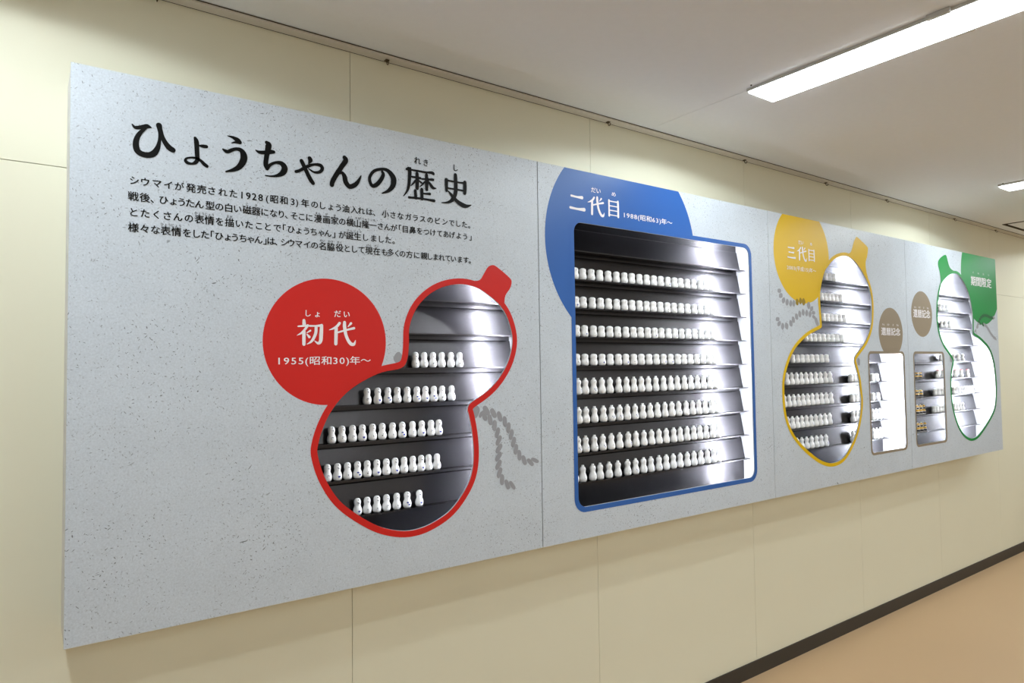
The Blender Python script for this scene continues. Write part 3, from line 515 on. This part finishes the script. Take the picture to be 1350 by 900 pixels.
# ropes, printed bead by bead
def bead(x, z, ang, a=.0175, b=.0102, n=14):
    P = []
    for i in range(n):
        t = 2 * pi * i / n; u = a * math.copysign(abs(cos(t)) ** .75, cos(t)); w = b * math.copysign(abs(sin(t)) ** .75, sin(t))
        u2_ = u; w2_ = w + .18 * u
        P.append((x + u2_ * cos(ang) - w2_ * sin(ang), z + u2_ * sin(ang) + w2_ * cos(ang)))
    return P
def rope(paths, twist, root, tint=None, size=1.0, fat=.34):
    V = []; F = []; mi = []
    for P in paths:
        for j, (x, z) in enumerate(P):
            a = P[max(j - 1, 0)]; b = P[min(j + 1, len(P) - 1)]
            ang = atan2(b[1] - a[1], b[0] - a[0]) + math.radians(twist); n = len(V)
            V += [(a_, b_, (len(F) % 40) * 6e-6) for a_, b_ in bead(x, z, ang, .0172 * size, fat * hypot(b[0] - a[0], b[1] - a[1]) * (.5 if 0 < j < len(P) - 1 else 1))]; F.append(tuple(range(n, n + 14)))
            mi.append(1 if tint and hypot(x - tint[0], z - tint[1]) < tint[2] else 0)
    return V, F, mi
def rope_parts(paths, knots, twist, root, mats, tint=None, size=1.0, fat=.34):
    for j, P in enumerate(paths):
        V, F, mi = rope([P], twist, root, tint, size, fat); flat_obj('rope_print', V, F, Y_ROPE - j * .00025, mats, root, mi)
    for p, a, b, ang in knots: flat_obj('knot_print', bead(p[0], p[1], ang, a, b), [tuple(range(14))], Y_ROPE, mats, root)
rope_parts([ROPE_B, ROPE_A], [(KNOTS[0], .019, .014, .9), (KNOTS[1], .010, .006, .8), (KNOTS[2], .0155, .013, .7)], -50, c0, [MT['rope']])
rope_parts([ROPE_D, ROPE_C], [(KNOTS[3], .024, .013, 1.9), (KNOTS[4], .019, .014, 1.4)], 50, c2, [MT['rope'], MT['rope_olive']], (3.0058, .5268, .240), .86, .43)
rope_parts([smooth_loop(ROPE_E, 2)[:-3], smooth_loop(ROPE_F, 2)[:-3]], [(KNOTS[5], .020, .015, 1.6)], -40, c3, [MT['rope'], MT['rope_green']], (5.138, .566, .322), 1.1)

# lettering
W0, W1, W2 = 0.018, 0.022, 0.010
body_chars = set(''.join(p[0] for p in PARA)); ruby_chars = set(''.join(r[1] for r in RUBY) + 'れきしょだいめかんねげてい')
warm_glyphs(sorted(body_chars | ruby_chars | set('1955(昭和30)年～1988632003平成還暦記念期間限定')))
v, f = stroke_polys([[(x, z, w * 1.12) for x, z, w in st] for st in TITLE]); flat_obj('title_lettering', v, f, Y_TXT, MT['ink'], c0)
for it in ([('れ', .9412, .6257, .024, .024), ('き', .9692, .6244, .021, .024)], [('し', 1.0745, .6261, .022, .024)]):
    v, f = set_chars(it, W0); flat_obj('small_lettering', v, f, Y_TXT, MT['ink'], c0)
small = set('ょゃっャュョ')
for s, z, xs in PARA:
    it = []
    for ch, x in zip(s, xs):
        kana = '\u3040' <= ch <= '\u30ff'
        sx = .0232 if not kana else .0222
        if ch in '0123456789': sx = .0250
        it.append((ch, x, z, sx, sx))
    v, f = set_chars(it, W0); flat_obj('text_line', v, f, Y_TXT, MT['ink'], c0)
zl = [p[1] for p in PARA]
for li, rb, x in RUBY:
    n = len(rb); it = []
    for j, ch in enumerate(rb): it.append((ch, x + (j - (n - 1) / 2) * .0078, zl[li] + .0150, .0072, .0080))
    v, f = set_chars(it, W2); flat_obj('small_lettering', v, f, Y_TXT, MT['ink'], c0)

v, f = merge(stroke_polys(SHO), stroke_polys(DAI_RED)); flat_obj('title_lettering', v, f, Y_TXT, MT['white_ink'], c0)
for v, f in (set_chars([('し', .608, .1545, .020, .020), ('ょ', .6335, .1535, .020, .020)], W0), set_chars([('だ', .690, .1560, .021, .021), ('い', .7165, .1555, .021, .021)], W0),
             fit_text('1955(昭和30)年～', BOX['r_year'], W2)): flat_obj('small_lettering', v, f, Y_TXT, MT['white_ink'], c0)

NI = [[(-.42, .30, .11), (0, .28, .10), (.36, .29, .17)], [(-.5, -.3, .13), (0, -.32, .11), (.5, -.30, .19)]]
SAN = [[(-.42, .42, .10), (0, .41, .10), (.36, .42, .17)], [(-.34, .02, .10), (0, .01, .10), (.3, .02, .16)], [(-.5, -.42, .12), (0, -.44, .11), (.5, -.42, .18)]]
ME = [[(-.36, .5, .13), (-.36, 0, .12), (-.36, -.5, .14)], [(.36, .5, .15), (.37, 0, .15), (.37, -.5, .15)],
      [(-.36, .46, .08), (0, .45, .075), (.36, .46, .09)], [(-.34, .15, .07), (.34, .15, .07)], [(-.34, -.14, .07), (.34, -.14, .07)], [(-.34, -.44, .07), (.34, -.44, .07)]]
def sign(pre, num, year, circ_root):
    v, f = merge(fit_strokes(num, BOX[pre + ('_ni' if pre == 'b' else '_san')]), fit_strokes(DAI, BOX[pre + '_dai']), fit_strokes(ME, BOX[pre + '_me']))
    flat_obj('title_lettering', v, f, Y_TXT, MT['white_ink'], circ_root)
    d = BOX[pre + '_daiR']; m_ = BOX[pre + '_meR']
    for v, f in (fit_text(year, BOX[pre + '_year'], W2), fit_text('だい', d, W2), fit_text('め', m_, W2)):
        flat_obj('small_lettering', v, f, Y_TXT, MT['white_ink'], circ_root)
sign('b', NI, '1988(昭和63)年～', c1)
sign('y', SAN, '2003(平成15)年～', c2)
for key, s, rb, root in (('t1', '還暦記念', ['かん', 'れき', 'き', 'ねん'], c2), ('t2', '還暦記念', ['かん', 'れき', 'き', 'ねん'], c3), ('g', '期間限定', ['き', 'かん', 'げん', 'てい'], c3)):
    v, f = fit_text(s, BOX[key], W1); flat_obj('title_lettering', v, f, Y_TXT, MT['white_ink'], root)
    b = BOX[key]; r_ = BOX[key + 'r']
    for j, t_ in enumerate(rb):
        it = []
        for q_, ch in enumerate(t_): it.append((ch, b[0] + (j - 1.5) * b[2] / 4 + (q_ - (len(t_) - 1) / 2) * .013, r_[1], .013, .013))
        v, f = set_chars(it, W2); flat_obj('small_lettering', v, f, Y_TXT, MT['white_ink'], root)

# ------------------------------------------------------------------ the bottles
PROF = {   # radius, height
 'first': [(0, 0), (.0085, 0), (.0115, .0022), (.0134, .0075), (.0137, .0135), (.0125, .0195), (.0098, .0250), (.0090, .0280), (.0097, .0325), (.0104, .0370), (.0100, .0420), (.0080, .0465), (.0048, .0492), (0, .0500)],
 'squat': [(0, 0), (.0110, 0), (.0150, .0025), (.0166, .0080), (.0168, .0140), (.0154, .0200), (.0139, .0245), (.0138, .0275), (.0146, .0320), (.0150, .0360), (.0136, .0410), (.0088, .0442), (.0040, .0455), (0, .0456)],
 'slim': [(0, 0), (.0105, 0), (.0145, .0025), (.0164, .0085), (.0166, .0155), (.0150, .0230), (.0118, .0300), (.0106, .0345), (.0114, .0400), (.0128, .0455), (.0124, .0500), (.0098, .0545), (.0064, .0572), (.0057, .0588), (.0060, .0616), (.0052, .0628), (0, .0630)],
 'thin': [(0, 0), (.0100, 0), (.0135, .0025), (.0148, .0080), (.0140, .0140), (.0105, .0210), (.0080, .0260), (.0100, .0320), (.0122, .0380), (.0112, .0440), (.0070, .0490), (.0040, .0505), (0, .0510)],
 'redcap': [(0, 0), (.0150, 0), (.0200, .0030), (.0222, .0110), (.0205, .0200), (.0160, .0280), (.0140, .0320), (.0155, .0370), (.0175, .0430), (.0160, .0490), (.0110, .0525), (.0070, .0535), (0, .0540)],
 'stub': [(0, 0), (.0060, 0), (.0072, .0030), (.0060, .0100), (.0030, .0140), (0, .0150)],
}
DEPTH = {'first': .88, 'squat': .80, 'slim': .84, 'thin': .84, 'redcap': .56, 'stub': 1.0}
SEG = 18
def rad(kind, z):
    P = PROF[kind]
    for (r0, z0), (r1, z1) in zip(P, P[1:]):
        if z0 <= z <= z1 and z1 > z0: return r0 + (r1 - r0) * (z - z0) / (z1 - z0)
    return 0
def lathe(kind, z_lo=None, z_hi=None, grow=0.0, a0=0, a1=2 * pi):
    P = PROF[kind]; d = DEPTH[kind]
    if z_lo is not None:
        zs = [z_lo] + [z for r, z in P if z_lo < z < z_hi] + [z_hi]; P = [(rad(kind, z) + grow, z) for z in zs]
    full = a1 - a0 > 6.2; n = SEG if full else 9
    V = []; F = []
    for r, z in P:
        for j in range(n):
            a = a0 + (a1 - a0) * j / (n if full else n - 1); V.append((max(r, 1e-5) * cos(a), max(r, 1e-5) * sin(a) * d, z))
    for i in range(len(P) - 1):
        for j in range(n if full else n - 1): F.append((i * n + j, i * n + (j + 1) % n, (i + 1) * n + (j + 1) % n, (i + 1) * n + j))
    return V, F
def dab(kind, z, phi, w, h, tilt=0):
    """A small brush dab lying on the glaze; phi = 0 faces the room."""
    d = DEPTH[kind]; V = []
    if kind == 'first': w *= 1.3; h *= 1.3
    for j in range(8):
        t = 2 * pi * j / 8; u = w * cos(t); v_ = h * sin(t); uu = u * cos(tilt) - v_ * sin(tilt); vv = u * sin(tilt) + v_ * cos(tilt)
        zz = z + vv; r = rad(kind, zz) + .0003; a = -pi / 2 + phi + uu / max(r, .004)
        V.append((r * cos(a), r * sin(a) * d, zz))
    return V
def marks(kind, var, rnd):
    V = []; F = []; mi = []
    def add(z, phi, w, h, m, tilt=0):
        n = len(V); V.extend(dab(kind, z, phi, w, h, tilt)); F.append(tuple(range(n, n + 8))); mi.append(m)
    H = PROF[kind][-1][1]
    belly = H * .28; head = H * .74
    add(H * (.90 if kind != 'squat' else .87), 0, .0013, .0012, 3 if var == 3 else 0)      # pouring hole
    n = rnd.randint(3, 4)
    for j in range(n): add(head + rnd.uniform(-.003, .003), rnd.uniform(-.28, .28), rnd.uniform(.0008, .0014), rnd.uniform(.0005, .0009), rnd.choice((0, 0, 1)), rnd.uniform(0, 3))
    col = [1, 2, 0, 1, 2, 1][var % 6]; big = (var in (1, 4))
    for j in range(rnd.randint(2, 4)):
        s = 1.7 if big else 1.0
        add(belly + rnd.uniform(-.004, .004), rnd.uniform(-.35, .35), rnd.uniform(.0009, .0018) * s, rnd.uniform(.0006, .0012) * s, col, rnd.uniform(0, 3))
    return V, F, mi
mats4 = [MT['mark_dark'], MT['mark_grey'], MT['mark_blue'], MT['mark_orange']]
rnd = random.Random(5)
body_mesh = {}; mark_mesh = {}; extra = {}
def mesh_of(name, V, F, mats, mi=None, smooth=True):
    me = bpy.data.meshes.new(name); me.from_pydata([tuple(v) for v in V], [], F)
    for m in mats: me.materials.append(m)
    if mi:
        for p, i in zip(me.polygons, mi): p.material_index = i
    me.polygons.foreach_set('use_smooth', [smooth] * len(me.polygons)); me.update(); return me
for kd in PROF:
    V, F = lathe(kd); body_mesh[kd] = mesh_of('bottle_body', V, F, [MT['porcelain']])
    if kd != 'stub':
        mark_mesh[kd] = []
        for v_ in range(6):
            V, F, mi = marks(kd, v_, rnd); mark_mesh[kd].append(mesh_of('painted_marks', V, F, mats4, mi))
for kd in ('squat', 'slim'):
    H = PROF[kd][-1][1]
    V1, F1 = lathe(kd, H * .12, H * .30, .0004, -pi, -pi * .45); V2, F2 = lathe(kd, H * .55, H * .70, .0004, -pi * .9, -pi * .15); n1 = len(F1)
    V, F = merge((V1, F1), (V2, F2))
    extra[kd] = [mesh_of('black_glaze', V, F, [MT['glaze_black']])]
    V1, F1 = lathe(kd, H * .34, H * .52, .0004, -pi * 1.1, -pi * .30); V2, F2 = lathe(kd, H * .76, H * .93, .0004, -pi, 0)
    V, F = merge((V1, F1), (V2, F2)); extra[kd].append(mesh_of('gold_glaze', V, F, [MT['glaze_gold']]))
V, F = lathe('redcap', .0500, .0539, .0008); extra['redcap'] = mesh_of('red_cap', V, F, [MT['glaze_red']])

NAME = {'first': 'gourd_bottle', 'squat': 'squat_bottle', 'slim': 'slim_bottle', 'thin': 'slender_bottle', 'redcap': 'red_capped_bottle', 'stub': 'bottle_stopper'}
WORD = {'first': 'small white gourd bottle', 'squat': 'squat white bottle', 'slim': 'tall white gourd bottle', 'thin': 'slender white gourd bottle',
        'redcap': 'white bottle with a red cap', 'stub': 'tiny white stopper'}
WIN = {'red': 'the red-edged window', 'blue': 'the blue-edged window', 'yellow': 'the yellow-edged window', 'brown': 'the left brown-edged window',
       'tan': 'the right brown-edged window', 'green': 'the green-edged window'}
ORD = ['first', 'second', 'third', 'fourth', 'fifth', 'sixth', 'seventh', 'eighth', 'ninth', 'tenth', 'eleventh', 'twelfth', 'thirteenth', 'fourteenth',
       'fifteenth', 'sixteenth', 'seventeenth', 'eighteenth', 'nineteenth', 'twentieth']
win_rows = {}
for win, k, kd, xs in ROWS:
    w = {'yellowr': 'yellow', 'tanl': 'tan'}.get(win, win); win_rows.setdefault(w, {}).setdefault(k, []).extend([(x, kd) for x in xs])
for w, rows_ in win_rows.items():
    ks = sorted(rows_)
    for ri, k in enumerate(ks):
        L = sorted(rows_[k])
        if len(ks) > 1:
            rname = 'top row' if ri == 0 else ('lowest row' if ri == len(ks) - 1 else '%s row down' % ORD[ri])
        # even spacing inside a run, as the photograph shows
        for j, (x, kd) in enumerate(L):
            deco = kd.startswith('deco'); base = {'deco': 'squat', 'decoslim': 'slim'}.get(kd, kd)
            z = .441 - .109 * k + EYE + .0004
            y = 1.9120
            word = WORD[base] if not deco else 'black and gold patterned bottle'
            if len(L) == 1: lab = '%s, only one visible in the %s, %s' % (word, rname, WIN[w][4:])
            else:
                pos = 'leftmost' if j == 0 else ('rightmost' if j == len(L) - 1 else ORD[j] + ' from left')
                lab = '%s, %s, %s, %s' % (word, pos, rname, WIN[w][4:])
            r = empty(NAME[base] if not deco else 'patterned_bottle', (x, y, z), lab, 'bottle' if base != 'stub' else 'stopper', 'bottles behind ' + WIN[w])
            r.rotation_euler = (0, 0, rnd.uniform(-.10, .10)) if base != 'redcap' else (0, 0, 0)
            def part(nm, me):
                o = bpy.data.objects.new(nm, me); COL.objects.link(o); o.parent = r; return o
            part('bottle_body', body_mesh[base])
            if base == 'redcap': part('cap', extra['redcap'])
            if base == 'stub': continue
            if deco: part('black_glaze', extra[base][0]); part('gold_glaze', extra[base][1])
            v_ = rnd.choice((0, 0, 2, 5, 1, 4)) if base in ('first', 'slim') else rnd.choice((0, 2, 5, 5, 3, 1))
            part('painted_marks', mark_mesh[base][v_])
